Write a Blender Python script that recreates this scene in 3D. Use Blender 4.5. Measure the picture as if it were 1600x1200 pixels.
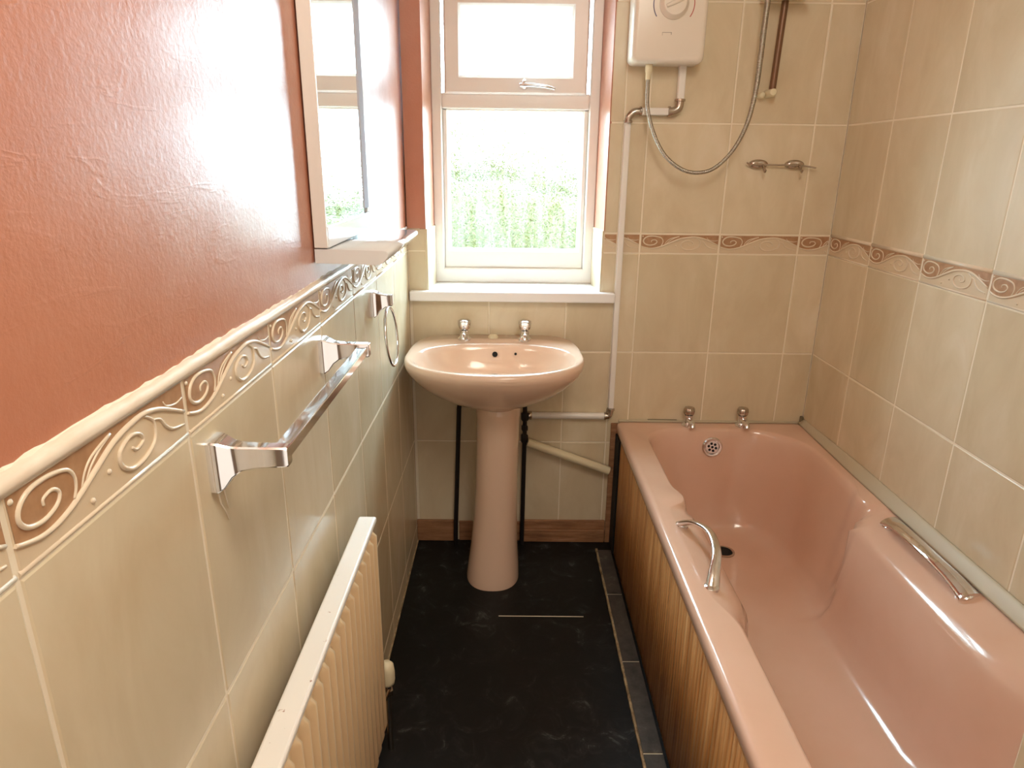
import bpy, bmesh, math, random
from mathutils import Vector, Matrix
random.seed(7)
SC = bpy.context.scene
COL = SC.collection
for o in list(bpy.data.objects):
    bpy.data.objects.remove(o, do_unlink=True)

# ------------------------------------------------------------------ camera
W = 1.331                      # room width, far wall at y = 0, floor at z = 0
YN = -2.75                     # wall behind the camera
ZC = 2.35                      # ceiling
F_PX = 1057.0
yaw, pitch, roll = 0.0052, 0.315, 0.0118
Fv = Vector((math.sin(yaw)*math.cos(pitch), math.cos(yaw)*math.cos(pitch), -math.sin(pitch)))
R0 = Vector((math.cos(yaw), -math.sin(yaw), 0)); U0 = R0.cross(Fv)
Rv = R0*math.cos(roll) + U0*math.sin(roll); Uv = -R0*math.sin(roll) + U0*math.cos(roll)
cd = bpy.data.cameras.new('camera'); cam = bpy.data.objects.new('camera', cd); COL.objects.link(cam)
m = Matrix((Rv, Uv, -Fv)).transposed().to_4x4(); m.translation = Vector((0.3234, -2.165, 1.3015))
cam.matrix_world = m
cd.sensor_width = 36; cd.sensor_fit = 'HORIZONTAL'; cd.lens = F_PX*36/1600
cd.clip_start = 0.02
SC.camera = cam

# ------------------------------------------------------------------ world, lights, exposure
wd = bpy.data.worlds.new('sky'); SC.world = wd; wd.use_nodes = True
bg = wd.node_tree.nodes['Background']
bg.inputs[0].default_value = (0.66, 0.85, 1.0, 1); bg.inputs[1].default_value = 10.0

def area(name, loc, rot, sx, sy, power, col, portal=False):
    l = bpy.data.lights.new(name, 'AREA'); l.shape = 'RECTANGLE'; l.size = sx; l.size_y = sy
    l.energy = power; l.color = col
    o = bpy.data.objects.new(name, l); COL.objects.link(o); o.location = loc; o.rotation_euler = rot
    if portal: l.cycles.is_portal = True
    return o
area('window_portal', (0.34, 0.235, 1.39), (-math.pi/2, 0, 0), 0.52, 0.94, 1, (1, 1, 1), portal=True)
pl = bpy.data.lights.new('added_fill_light', 'POINT'); pl.energy = 12.5; pl.color = (1.0, 0.93, 0.81); pl.shadow_soft_size = 0.3  # unseen point light added as fill to lift the room
po = bpy.data.objects.new('added_fill_light', pl); COL.objects.link(po); po.location = (0.70, -1.85, 2.12)
area('rear_fill_light', (0.48, YN+0.02, 1.25), (math.pi/2, 0, 0), 0.7, 1.8, 1.2, (1.0, 0.90, 0.78))  # weak fill added behind the camera, in front of the closed doorway
vs = SC.view_settings
vs.view_transform = 'Standard'; vs.look = 'None'; vs.gamma = 1; vs.use_curve_mapping = False
vs.exposure = 1.85
SC.cycles.max_bounces = 10; SC.cycles.diffuse_bounces = 6; SC.cycles.glossy_bounces = 5
SC.cycles.transparent_max_bounces = 12
SC.cycles.sample_clamp_indirect = 4
SC.cycles.use_denoising = True

# ------------------------------------------------------------------ materials
def srgb(r, g, b):
    f = lambda c: (c/255/12.92) if c/255 <= 0.04045 else ((c/255+0.055)/1.055)**2.4
    return (f(r), f(g), f(b), 1)
def mat(name, col, rough=0.5, metal=0.0, spec=0.5, coat=0.0, coat_rough=0.05):
    M = bpy.data.materials.new(name); M.use_nodes = True
    p = M.node_tree.nodes['Principled BSDF']
    p.inputs['Base Color'].default_value = col; p.inputs['Roughness'].default_value = rough
    p.inputs['Metallic'].default_value = metal; p.inputs['Specular IOR Level'].default_value = spec
    p.inputs['Coat Weight'].default_value = coat; p.inputs['Coat Roughness'].default_value = coat_rough
    return M
def nd(M, t, **kw):
    n = M.node_tree.nodes.new(t)
    for k, v in kw.items(): setattr(n, k, v)
    return n
def lk(M, a, b): M.node_tree.links.new(a, b)
def pnode(M): return M.node_tree.nodes['Principled BSDF']
def noise(M, scale, detail=4, rough=0.55, stretch=(1, 1, 1), dist=0.0):
    tc = nd(M, 'ShaderNodeTexCoord'); mp = nd(M, 'ShaderNodeMapping'); n = nd(M, 'ShaderNodeTexNoise')
    lk(M, tc.outputs['Object'], mp.inputs['Vector']); mp.inputs['Scale'].default_value = stretch
    lk(M, mp.outputs[0], n.inputs['Vector'])
    n.inputs['Scale'].default_value = scale; n.inputs['Detail'].default_value = detail
    n.inputs['Roughness'].default_value = rough; n.inputs['Distortion'].default_value = dist
    return n
def ramp(M, src, stops):
    r = nd(M, 'ShaderNodeValToRGB'); lk(M, src, r.inputs[0])
    e = r.color_ramp.elements
    while len(e) < len(stops): e.new(0.5)
    for i, (p, c) in enumerate(stops):
        e[i].position = p; e[i].color = c
    return r
def bump(M, src, strength, dist=0.002):
    b = nd(M, 'ShaderNodeBump'); b.inputs['Strength'].default_value = strength; b.inputs['Distance'].default_value = dist
    lk(M, src, b.inputs['Height']); lk(M, b.outputs[0], pnode(M).inputs['Normal']); return b
def mixc(M, fac, a, b, mode='MIX'):
    x = nd(M, 'ShaderNodeMix', data_type='RGBA', blend_type=mode)
    if isinstance(fac, float): x.inputs[0].default_value = fac
    else: lk(M, fac, x.inputs[0])
    for s, i in ((a, 6), (b, 7)):
        if isinstance(s, tuple): x.inputs[i].default_value = s
        else: lk(M, s, x.inputs[i])
    return x.outputs[2]

# cream glazed tile, each tile a little different, fine vertical mottling
TILE = mat('cream_tile', srgb(214, 196, 168), 0.3)
n1 = noise(TILE, 9, 5, 0.6, (1, 1, 0.45), 0.6)
r1 = ramp(TILE, n1.outputs[0], [(0.3, srgb(212, 197, 168)), (0.55, srgb(221, 208, 181)), (0.75, srgb(228, 217, 195))])
at = nd(TILE, 'ShaderNodeAttribute', attribute_name='tone')
tv = ramp(TILE, at.outputs['Fac'], [(0.0, (0.90, 0.89, 0.86, 1)), (1.0, (1.0, 1.0, 1.0, 1))])
lk(TILE, mixc(TILE, 1.0, r1.outputs[0], tv.outputs[0], 'MULTIPLY'), pnode(TILE).inputs['Base Color'])
n2 = noise(TILE, 14, 3, 0.5, (1, 1, 0.6)); bump(TILE, n2.outputs[0], 0.35, 0.0022)
pnode(TILE).inputs['Roughness'].default_value = 0.27

GROUT = mat('pale_grout', srgb(234, 224, 204), 0.7)
RELIEF = mat('cream_relief_glaze', srgb(226, 212, 190), 0.22)
BROWN = mat('brown_border_glaze', srgb(178, 136, 108), 0.3)
nb = noise(BROWN, 60, 4); rb = ramp(BROWN, nb.outputs[0], [(0.3, srgb(160, 120, 86)), (0.7, srgb(182, 144, 110))])
lk(BROWN, rb.outputs[0], pnode(BROWN).inputs['Base Color'])
TAN = mat('tan_border_glaze', srgb(214, 196, 168), 0.28)

PAINT = mat('terracotta_paint', srgb(206, 124, 88), 0.34, spec=0.6, coat=1.0, coat_rough=0.29)
np1 = noise(PAINT, 170, 3, 0.55); np2 = noise(PAINT, 3.2, 4, 0.6)
rp = ramp(PAINT, np2.outputs[0], [(0.3, srgb(180, 114, 86)), (0.7, srgb(190, 127, 100))])
lk(PAINT, rp.outputs[0], pnode(PAINT).inputs['Base Color'])
# brush and trowel ridges under the gloss paint
npr = noise(PAINT, 11, 3, 0.5, (1, 0.5, 3.0), 1.2)
rr_ = ramp(PAINT, npr.outputs[0], [(0.60, (0, 0, 0, 1)), (0.66, (1, 1, 1, 1)), (0.72, (0, 0, 0, 1))])
mx = nd(PAINT, 'ShaderNodeMath', operation='MULTIPLY_ADD'); lk(PAINT, rr_.outputs[0], mx.inputs[0]); mx.inputs[1].default_value = 0.28
lk(PAINT, np1.outputs[0], mx.inputs[2])
bump(PAINT, mx.outputs[0], 0.26, 0.0018)
ncw = noise(PAINT, 9, 6, 0.75); rcw = ramp(PAINT, ncw.outputs[0], [(0.35, (0.30, 0.30, 0.30, 1)), (0.62, (0.8, 0.8, 0.8, 1))]); lk(PAINT, rcw.outputs[0], pnode(PAINT).inputs['Coat Weight'])

WHITE = mat('white_pvc', srgb(235, 232, 228), 0.3)
SILLM = mat('white_gloss_board', srgb(238, 238, 240), 0.14)
CEIL = mat('white_ceiling', srgb(232, 226, 216), 0.9)
CHROME = mat('chrome', (0.82, 0.82, 0.84, 1), 0.08, metal=1)
DULL = mat('tarnished_chrome', (0.50, 0.44, 0.38, 1), 0.24, metal=1)
PINK = mat('pink_acrylic', srgb(214, 160, 138), 0.16, coat=0.4, coat_rough=0.05)
npk = noise(PINK, 5, 4); rpk = ramp(PINK, npk.outputs[0], [(0.3, srgb(214, 177, 155)), (0.7, srgb(220, 186, 166))])
lk(PINK, rpk.outputs[0], pnode(PINK).inputs['Base Color'])
CERAMIC = mat('peach_ceramic', srgb(228, 199, 178), 0.14, coat=0.4)
BLACKP = mat('black_pipe', srgb(26, 20, 20), 0.5)
DARK = mat('dark_void', srgb(12, 10, 10), 0.8)  # near-black in place of the shade in holes and beside the panel
CREAMP = mat('cream_plastic', srgb(228, 218, 186), 0.35)
MIRROR = mat('mirror_silver', (0.90, 0.94, 0.94, 1), 0.015, metal=1)
SEAL = mat('aged_sealant', srgb(192, 182, 158), 0.45)
MOULD = mat('mouldy_sealant', srgb(120, 108, 84), 0.6)
RADM = mat('cream_radiator_enamel', srgb(216, 188, 150), 0.3)
RADTOP = mat('chipped_white_enamel', srgb(236, 228, 216), 0.28)
nr = noise(RADTOP, 38, 4, 0.7); rrr = ramp(RADTOP, nr.outputs[0], [(0.0, srgb(236, 228, 218)), (0.66, srgb(236, 228, 218)), (0.70, srgb(160, 110, 82)), (1, srgb(110, 70, 50))])
lk(RADTOP, rrr.outputs[0], pnode(RADTOP).inputs['Base Color'])
SHOW = mat('white_shower_plastic', srgb(232, 224, 212), 0.25)
HOSE = mat('ribbed_steel_hose', (0.45, 0.43, 0.38, 1), 0.34, metal=1)
wv = nd(HOSE, 'ShaderNodeTexWave'); 
tcx = nd(HOSE, 'ShaderNodeTexCoord'); lk(HOSE, tcx.outputs['UV'], wv.inputs['Vector']); wv.inputs['Scale'].default_value = 60
bump(HOSE, wv.outputs[0], 0.6, 0.001)

# slate-look vinyl floor
FLOOR = mat('black_slate_vinyl', srgb(30, 30, 32), 0.5, spec=0.3)
nf = noise(FLOOR, 14, 8, 0.72, (1, 1, 1), 1.0)
rf = ramp(FLOOR, nf.outputs[0], [(0.35, srgb(8, 9, 10)), (0.50, srgb(15, 16, 17)), (0.60, srgb(30, 32, 34)), (0.70, srgb(96, 98, 98))])
nf2 = noise(FLOOR, 2.6, 3, 0.5); rf2 = ramp(FLOOR, nf2.outputs[0], [(0.38, (0.15, 0.15, 0.15, 1)), (0.60, (1, 1, 1, 1))])
lk(FLOOR, mixc(FLOOR, rf2.outputs[0], srgb(10, 11, 12), rf.outputs[0]), pnode(FLOOR).inputs['Base Color'])
bump(FLOOR, nf.outputs[0], 0.3, 0.002)
SLATE = mat('grey_slate_tile', srgb(72, 68, 64), 0.4)
ns = noise(SLATE, 26, 6, 0.7); rs = ramp(SLATE, ns.outputs[0], [(0.3, srgb(50, 48, 46)), (0.6, srgb(78, 74, 70)), (0.78, srgb(120, 114, 106))])
lk(SLATE, rs.outputs[0], pnode(SLATE).inputs['Base Color'])
EDGEW = mat('worn_wood_edge', srgb(158, 138, 108), 0.6)
ne = noise(EDGEW, 30, 5, 0.7); re_ = ramp(EDGEW, ne.outputs[0], [(0.35, srgb(110, 92, 68)), (0.65, srgb(186, 166, 132))])
lk(EDGEW, re_.outputs[0], pnode(EDGEW).inputs['Base Color'])
SKIRT = mat('rough_wooden_skirting', srgb(150, 110, 78), 0.6)
nk = noise(SKIRT, 12, 6, 0.7, (0.5, 1, 4)); rk = ramp(SKIRT, nk.outputs[0], [(0.3, srgb(110, 76, 52)), (0.55, srgb(160, 116, 82)), (0.75, srgb(186, 146, 116))])
lk(SKIRT, rk.outputs[0], pnode(SKIRT).inputs['Base Color'])
# pine boarding with vertical grain
PINE = mat('pine_boarding', srgb(190, 140, 90), 0.45)
nw = noise(PINE, 6, 6, 0.65, (1, 6, 0.35), 0.3)
rw = ramp(PINE, nw.outputs[0], [(0.25, srgb(132, 84, 44)), (0.45, srgb(176, 124, 72)), (0.6, srgb(196, 146, 92)), (0.8, srgb(222, 184, 134))])
lk(PINE, rw.outputs[0], pnode(PINE).inputs['Base Color'])
bump(PINE, nw.outputs[0], 0.4, 0.002)

# obscured glass: streaky, partly scattering
def glass_mat():
    M = bpy.data.materials.new('obscured_glass'); M.use_nodes = True; nt = M.node_tree
    nt.nodes.remove(pnode(M)); out = nt.nodes['Material Output']
    tr = nd(M, 'ShaderNodeBsdfTransparent'); tr.inputs[0].default_value = (0.93, 0.97, 0.95, 1)
    tl = nd(M, 'ShaderNodeBsdfTranslucent'); tl.inputs[0].default_value = (0.95, 0.97, 0.97, 1)
    gl = nd(M, 'ShaderNodeBsdfGlossy'); gl.inputs['Roughness'].default_value = 0.12
    nz = noise(M, 26, 6, 0.65, (1, 1, 0.16), 0.5)
    rz = ramp(M, nz.outputs[0], [(0.40, (0.0, 0.0, 0.0, 1)), (0.6, (0.018, 0.018, 0.018, 1)), (0.8, (0.10, 0.10, 0.10, 1))])
    m1 = nd(M, 'ShaderNodeMixShader'); m2 = nd(M, 'ShaderNodeMixShader'); m2.inputs[0].default_value = 0.05
    lk(M, rz.outputs[0], m1.inputs[0]); lk(M, tr.outputs[0], m1.inputs[1]); lk(M, tl.outputs[0], m1.inputs[2])
    lk(M, m1.outputs[0], m2.inputs[1]); lk(M, gl.outputs[0], m2.inputs[2]); lk(M, m2.outputs[0], out.inputs[0])
    return M
GLASS = glass_mat()
HEDGE = mat('bright_hedge_leaves', srgb(120, 165, 70), 0.6)
nh = noise(HEDGE, 1.6, 6, 0.7); rh = ramp(HEDGE, nh.outputs[0], [(0.3, srgb(58, 57, 6)), (0.55, srgb(63, 61, 8)), (0.75, srgb(70, 67, 12))])
lk(HEDGE, rh.outputs[0], pnode(HEDGE).inputs['Base Color'])
BLUE = mat('blue_print', srgb(90, 90, 130), 0.4); RED = mat('red_print', srgb(190, 90, 80), 0.4); GREY = mat('grey_print', srgb(170, 160, 150), 0.4)
HOLDERM = mat('added_holder_white', srgb(240, 236, 226), 0.4)  # plain white for the added lamp holder

# ------------------------------------------------------------------ mesh helpers
def link(name, bm, mats, parent=None, smooth=False, angle=None):
    me = bpy.data.meshes.new(name)
    bmesh.ops.recalc_face_normals(bm, faces=bm.faces[:])
    bm.to_mesh(me); bm.free()
    if not isinstance(mats, (list, tuple)): mats = [mats]
    for x in mats: me.materials.append(x)
    if smooth:
        for p in me.polygons: p.use_smooth = True
        if angle is not None: me.set_sharp_from_angle(angle=math.radians(angle))
    o = bpy.data.objects.new(name, me); COL.objects.link(o)
    if parent: o.parent = parent; o.matrix_parent_inverse = parent.matrix_world.inverted()
    return o
def thing(name, label, cat, loc=(0, 0, 0), group=None):
    o = bpy.data.objects.new(name, None); COL.objects.link(o); o.location = loc
    o['label'] = label; o['category'] = cat
    if group: o['group'] = group
    o.empty_display_size = 0.05
    o.matrix_world = Matrix.Translation(loc)
    return o
def tag(o, label, cat, group=None):
    o['label'] = label; o['category'] = cat
    if group: o['group'] = group
    return o
def struct(o): o['kind'] = 'structure'; return o
def box(bm, a, b, bev=0.0, seg=2, mi=0):
    a = Vector(a); b = Vector(b)
    n0 = len(bm.faces)
    r = bmesh.ops.create_cube(bm, size=1)
    c = (a+b)/2; s = b-a
    for v in r['verts']: v.co = Vector((v.co.x*s.x, v.co.y*s.y, v.co.z*s.z)) + c
    fs = set(f for v in r['verts'] for f in v.link_faces)
    for f in fs: f.material_index = mi
    if bev > 0:
        es = list(set(e for f in fs for e in f.edges))
        q = bmesh.ops.bevel(bm, geom=es, offset=bev, segments=seg, affect='EDGES', profile=0.5)
        for f in q['faces']: f.material_index = mi
def ring_pts(c, t, up, r, n, sy=1.0):
    t = t.normalized(); a = up - t*up.dot(t)
    if a.length < 1e-5: a = t.orthogonal()
    a.normalize(); b = t.cross(a)
    return [c + a*(math.cos(2*math.pi*k/n)*r*sy) + b*(math.sin(2*math.pi*k/n)*r) for k in range(n)]
def tube(bm, pts, r, n=10, closed=False, mi=0, up=Vector((0, 0, 1)), sy=1.0, uv=None, cap=True):
    pts = [Vector(p) for p in pts]; N = len(pts); rings = []
    rf = r if callable(r) else (lambda t: r)
    L = [0]
    for i in range(1, N): L.append(L[-1] + (pts[i]-pts[i-1]).length)
    prev = None
    for i, p in enumerate(pts):
        if closed: t = pts[(i+1) % N]-pts[i-1]
        else: t = pts[min(i+1, N-1)]-pts[max(i-1, 0)]
        t.normalize()
        if prev is None:
            a = up - t*up.dot(t)
            if a.length < 1e-4: a = t.orthogonal()
        else:
            a = prev - t*prev.dot(t)
            if a.length < 1e-5: a = t.orthogonal()
        a.normalize(); prev = a; b = t.cross(a)
        rr = rf(L[i]/max(L[-1], 1e-9))
        rings.append([bm.verts.new(p + a*(math.cos(2*math.pi*k/n)*rr*sy) + b*(math.sin(2*math.pi*k/n)*rr)) for k in range(n)])
    M = N if closed else N-1
    lay = bm.loops.layers.uv.verify() if uv else None
    for i in range(M):
        A = rings[i]; B = rings[(i+1) % N]
        for k in range(n):
            f = bm.faces.new((A[k], A[(k+1) % n], B[(k+1) % n], B[k])); f.material_index = mi; f.smooth = True
            if lay:
                vals = [(L[i], k/n), (L[i], (k+1)/n), (L[min(i+1, N-1)], (k+1)/n), (L[min(i+1, N-1)], k/n)]
                for lp, v in zip(f.loops, vals): lp[lay].uv = v
    if not closed and cap:
        for q in (rings[0], rings[-1]):
            try: f = bm.faces.new(q); f.material_index = mi
            except ValueError: pass
def loft(bm, loops, cap0=True, cap1=True, mi=0, close=True):
    R = [[bm.verts.new(p) for p in l] for l in loops]; n = len(R[0])
    for A, B in zip(R, R[1:]):
        for k in range(n if close else n-1):
            f = bm.faces.new((A[k], A[(k+1) % n], B[(k+1) % n], B[k])); f.material_index = mi; f.smooth = True
    for c, q in ((cap0, R[0]), (cap1, R[-1])):
        if c == 'fan':
            ce = sum((v.co for v in q), Vector())/n; cv = bm.verts.new(ce)
            for k in range(n): f = bm.faces.new((q[k], q[(k+1) % n], cv)); f.material_index = mi; f.smooth = True
        elif c: f = bm.faces.new(q); f.material_index = mi
    return R
def lathe(bm, prof, c, axis=Vector((0, 0, 1)), n=24, mi=0):
    c = Vector(c); axis = Vector(axis).normalized(); a = axis.orthogonal().normalized(); b = axis.cross(a)
    loops = [[c + axis*h + (a*math.cos(2*math.pi*k/n) + b*math.sin(2*math.pi*k/n))*max(r, 1e-4) for k in range(n)] for r, h in prof]
    return loft(bm, loops, True, True, mi)
def catmull(P, k=6, closed=False):
    P = [Vector(p) for p in P]; N = len(P); out = []
    g = (lambda i: P[i % N]) if closed else (lambda i: P[max(0, min(N-1, i))])
    for i in range(N if closed else N-1):
        a, b, c, d = g(i-1), g(i), g(i+1), g(i+2)
        for j in range(k):
            t = j/k
            out.append(0.5*((2*b)+(c-a)*t+(2*a-5*b+4*c-d)*t*t+(3*b-a-3*c+d)*t**3))
    if not closed: out.append(P[-1])
    return out

# ------------------------------------------------------------------ tiled walls
TW, TH = 0.25, 0.3241          # tile width, height
ZB0, ZB1 = 1.0355, 1.0975      # decorative border band
def plates(bm, P, us, vs, hole=None, tone=None, th=0.0028, gap=0.0019, mi=0):
    """raised tiles on the wall plane; P(u,v,d) maps wall coordinates to space"""
    for i in range(len(us)-1):
        for j in range(len(vs)-1):
            u0, u1, v0, v1 = us[i]+gap, us[i+1]-gap, vs[j]+gap, vs[j+1]-gap
            if u1-u0 < 0.004 or v1-v0 < 0.004: continue
            e = min(0.0022, (u1-u0)/3)
            q = [[bm.verts.new(P(*c)) for c in lst] for lst in (
                [(u0, v0, -th), (u1, v0, -th), (u1, v1, -th), (u0, v1, -th)],
                [(u0, v0, -0.001), (u1, v0, -0.001), (u1, v1, -0.001), (u0, v1, -0.001)],
                [(u0+e, v0+e, 0), (u1-e, v0+e, 0), (u1-e, v1-e, 0), (u0+e, v1-e, 0)])]
            t = random.random()
            fs = []
            for A, B in zip(q, q[1:]):
                for k in range(4): fs.append(bm.faces.new((A[k], A[(k+1) % 4], B[(k+1) % 4], B[k])))
            fs.append(bm.faces.new(q[2]))
            for f in fs: f.material_index = mi; f[tone] = t
def wall_rect(bm, P, u0, u1, v0, v1, d=-0.0022, mi=1):
    d = max(d, -0.0009)
    f = bm.faces.new([bm.verts.new(P(*c)) for c in ((u0, v0, d), (u1, v0, d), (u1, v1, d), (u0, v1, d))]); f.material_index = mi
def span(a, b, first, step):
    """grid lines from a to b passing through first"""
    k = math.ceil((a-first)/step+1e-6); L = [a]
    while first+k*step < b-1e-6: L.append(first+k*step); k += 1
    return L+[b]
PL = lambda u, v, d: Vector((d, u, v))                 # left wall: u = y
PR = lambda u, v, d: Vector((W-d, u, v))               # right wall
PF = lambda u, v, d: Vector((u, -d, v))                # far wall: u = x
ZLOW = [0.0, ZB0-3*TH, ZB0-2*TH, ZB0-TH, ZB0]
ZUP = [ZB1, ZB1+TH, ZB1+2*TH, ZB1+3*TH, ZC]

def back_slab(bm, a, b, mi): box(bm, a, b, mi=mi)

# left wall
bm = bmesh.new(); tone = bm.faces.layers.float.new('tone')
back_slab(bm, (-0.20, YN-0.1, 0), (-0.006, 0.30, ZC), 2)
wall_rect(bm, PL, YN, 0, 0, ZB0)
yl = -0.7785
plates(bm, PL, span(YN, 0.0, yl, TW), ZLOW, tone=tone)
# gloss painted plaster above, with the uneven edge where it meets the tiles
random.seed(3)
steps = 260; top = []; 
for i in range(steps+1):
    y = YN + (0-YN)*i/steps
    top.append((y, ZB1+0.0075+0.0012*math.sin(y*21)*math.sin(y*7.3)+random.uniform(-0.0014, 0.0014)))
for (y0, z0), (y1, z1) in zip(top, top[1:]):
    f = bm.faces.new([bm.verts.new(Vector(c)) for c in ((0.0006, y0, z0), (0.0006, y1, z1), (-0.0030, y1, z1+0.006), (-0.0030, y0, z0+0.006))]); f.material_index = 1
f = bm.faces.new([bm.verts.new(Vector(c)) for c in ((-0.003, YN, ZB1+0.008), (-0.003, 0, ZB1+0.008), (-0.003, 0, ZC), (-0.003, YN, ZC))]); f.material_index = 2
for P_ in ([(0.0004, -1.484, 0.948), (0.0004, -1.481, 0.933), (0.0004, -1.474, 0.922), (0.0004, -1.466, 0.905)], [(0.0004, -1.472, 0.955), (0.0004, -1.466, 0.93), (0.0004, -1.463, 0.918)]):
    tube(bm, P_, lambda t: 0.0012-0.0006*t, 6, mi=1)          # dried drips of grout below the towel rail
struct(link('wall_left', bm, [TILE, GROUT, PAINT]))

# right wall
bm = bmesh.new(); tone = bm.faces.layers.float.new('tone')
back_slab(bm, (W+0.006, YN-0.1, 0), (W+0.2, 0.30, ZC), 1)
wall_rect(bm, PR, YN, 0, 0, ZB0); wall_rect(bm, PR, YN, 0, ZB1, ZC)
yr = -0.2533
plates(bm, PR, span(YN, 0.0, yr, TW), ZLOW, tone=tone)
plates(bm, PR, span(YN, 0.0, yr, TW), ZUP, tone=tone)
struct(link('wall_right', bm, [TILE, GROUT]))

# far wall with the window opening
WX0, WX1, WZ0, WZ1 = 0.059, 0.617, 0.885, 1.87
bm = bmesh.new(); tone = bm.faces.layers.float.new('tone')
TS = 0.0022
back_slab(bm, (0, 0.004, 0), (WX0-0.001, 0.30, ZC), 1)
back_slab(bm, (WX1+0.001, 0.004, 0), (W, 0.30, ZC), 1)
back_slab(bm, (WX0-0.001, 0.004, 0), (WX1+0.001, 0.30, WZ0), 1)
back_slab(bm, (WX0-0.001, 0.004, WZ1), (WX1+0.001, 0.30, ZC), 2)
XA = 0.733; XC = 0.661
xs_l = span(0.0, XC, 0.007+TW, TW)
wall_rect(bm, PF, 0, XC, 0, 0.885)
plates(bm, PF, xs_l, [0, ZB0-3*TH, ZB0-2*TH, ZB0-TH, 0.884], tone=tone)
wall_rect(bm, PF, 0, WX0, 0.885, ZB1); plates(bm, PF, [0, WX0], [0.885, ZB0, ZB1+0.006], tone=tone)
wall_rect(bm, PF, XC, W, 0.0, ZB0); wall_rect(bm, PF, WX1, XC, 0.885, ZB0); wall_rect(bm, PF, WX1, W, ZB1, ZC)
plates(bm, PF, [WX1, XC], [0.885, ZB0], tone=tone); plates(bm, PF, [WX1, XC], ZUP, tone=tone)
xs_r = span(XC, W, XA, TW)
plates(bm, PF, xs_r, ZLOW, tone=tone); plates(bm, PF, xs_r, ZUP, tone=tone)
# painted parts: strip left of the window and above it
box(bm, (0, -0.0005, ZB1+0.008), (WX0, 0.01, ZC), mi=2)
box(bm, (WX0, -0.0005, WZ1), (WX1, 0.01, ZC), mi=2)
# reveals, slightly splayed: tile below the border height, paint above
for sx, x0, x1 in ((1, WX0, 0.070), (-1, WX1, 0.603)):
    for z0, z1, mi, off in ((0.90, ZB1+0.006, 0, 0.004), (ZB1+0.006, WZ1, 2, 0.0)):
        xo = x0-sx*0.02
        q0 = [Vector((x0+sx*off, -0.0006, z)) for z in (z0, z1)]; q1 = [Vector((x1+sx*off, 0.15, z)) for z in (z0, z1)]
        o0 = [Vector((xo, 0.004, z)) for z in (z0, z1)]; o1 = [Vector((xo, 0.15, z)) for z in (z0, z1)]
        vs_ = [bm.verts.new(p) for p in (q0[0], q1[0], o1[0], o0[0], q0[1], q1[1], o1[1], o0[1])]
        for idx in ((0, 1, 2, 3), (4, 5, 6, 7), (0, 1, 5, 4), (1, 2, 6, 5), (2, 3, 7, 6), (3, 0, 4, 7)):
            f = bm.faces.new([vs_[i] for i in idx]); f.material_index = mi; f[tone] = 0.7
struct(link('wall_far', bm, [TILE, GROUT, PAINT]))

# wall behind the camera with its doorway closed by a slab to keep sky light out, tiled end wall at the head of the bath
bm = bmesh.new(); box(bm, (-0.2, YN-0.1, 0), (0.08, YN, ZC)); box(bm, (0.88, YN-0.1, 0), (W+0.2, YN, ZC)); box(bm, (0.08, YN-0.1, 2.05), (0.88, YN, ZC)); box(bm, (0.08, YN-0.06, 0), (0.88, YN-0.02, 2.05))
struct(link('wall_near', bm, mat('tan_wall', srgb(150, 120, 96), 0.8)))
bm = bmesh.new(); tone = bm.faces.layers.float.new('tone')
NX, NY = 0.772, -1.70
back_slab(bm, (NX+0.004, -1.95, 0), (W, NY-0.004, ZC), 1)
PN = lambda u, v, d: Vector((u, NY-d*-1, v)) if False else Vector((u, NY+d, v))
plates(bm, PN, [NX, NX+TW, NX+2*TW, W], [0, 0.39, 0.712, 1.036, 1.36, 1.68, 2.0, ZC], tone=tone)
PE = lambda u, v, d: Vector((NX-d, u, v))
plates(bm, PE, [-1.95, NY], [0, 0.39, 0.712, 1.036, 1.36, 1.68, 2.0, ZC], tone=tone)
struct(link('wall_bath_end', bm, [TILE, GROUT]))
bm = bmesh.new(); box(bm, (-0.2, YN-0.1, ZC), (W+0.2, 0.30, ZC+0.1)); struct(link('ceiling', bm, CEIL))

# floor
bm = bmesh.new(); box(bm, (-0.2, YN-0.6, -0.12), (W+0.2, 0.30, 0.0))
box(bm, (0.30, -0.4385, -0.001), (0.557, -0.4355, 0.0006), mi=1)
struct(link('floor', bm, [FLOOR, GROUT]))

# ------------------------------------------------------------------ decorative border bands
D_STEM = [(0.0, 0.40), (0.034, 0.34), (0.10, 0.27), (0.155, 0.26), (0.218, 0.30), (0.286, 0.387), (0.398, 0.581), (0.498, 0.742), (0.60, 0.82), (0.70, 0.84), (0.80, 0.76), (0.90, 0.60), (1.0, 0.42)]
D_SP1 = [(0.268, 0.40), (0.284, 0.52), (0.286, 0.66), (0.258, 0.80), (0.18, 0.87), (0.102, 0.86), (0.054, 0.75), (0.042, 0.60), (0.07, 0.47), (0.13, 0.42), (0.19, 0.48), (0.212, 0.60), (0.186, 0.69), (0.145, 0.66), (0.142, 0.58)]
D_SP2 = [(0.70, 0.80), (0.752, 0.66), (0.758, 0.48), (0.734, 0.32), (0.66, 0.21), (0.578, 0.21), (0.522, 0.36), (0.526, 0.55), (0.59, 0.66), (0.652, 0.61), (0.672, 0.48), (0.625, 0.42), (0.60, 0.49)]
D_LEAF = [(0.306, 0.43), (0.335, 0.62), (0.385, 0.76), (0.49, 0.87), (0.43, 0.78), (0.37, 0.64), (0.335, 0.50)]
D_RL = [(0.75, 0.66), (0.80, 0.60), (0.83, 0.45), (0.88, 0.32), (0.97, 0.25)]
D_SPR = [(0.99, 0.70), (0.93, 0.66), (0.86, 0.72), (0.838, 0.82)]
SV = 0.66*(ZB1-ZB0)
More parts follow.
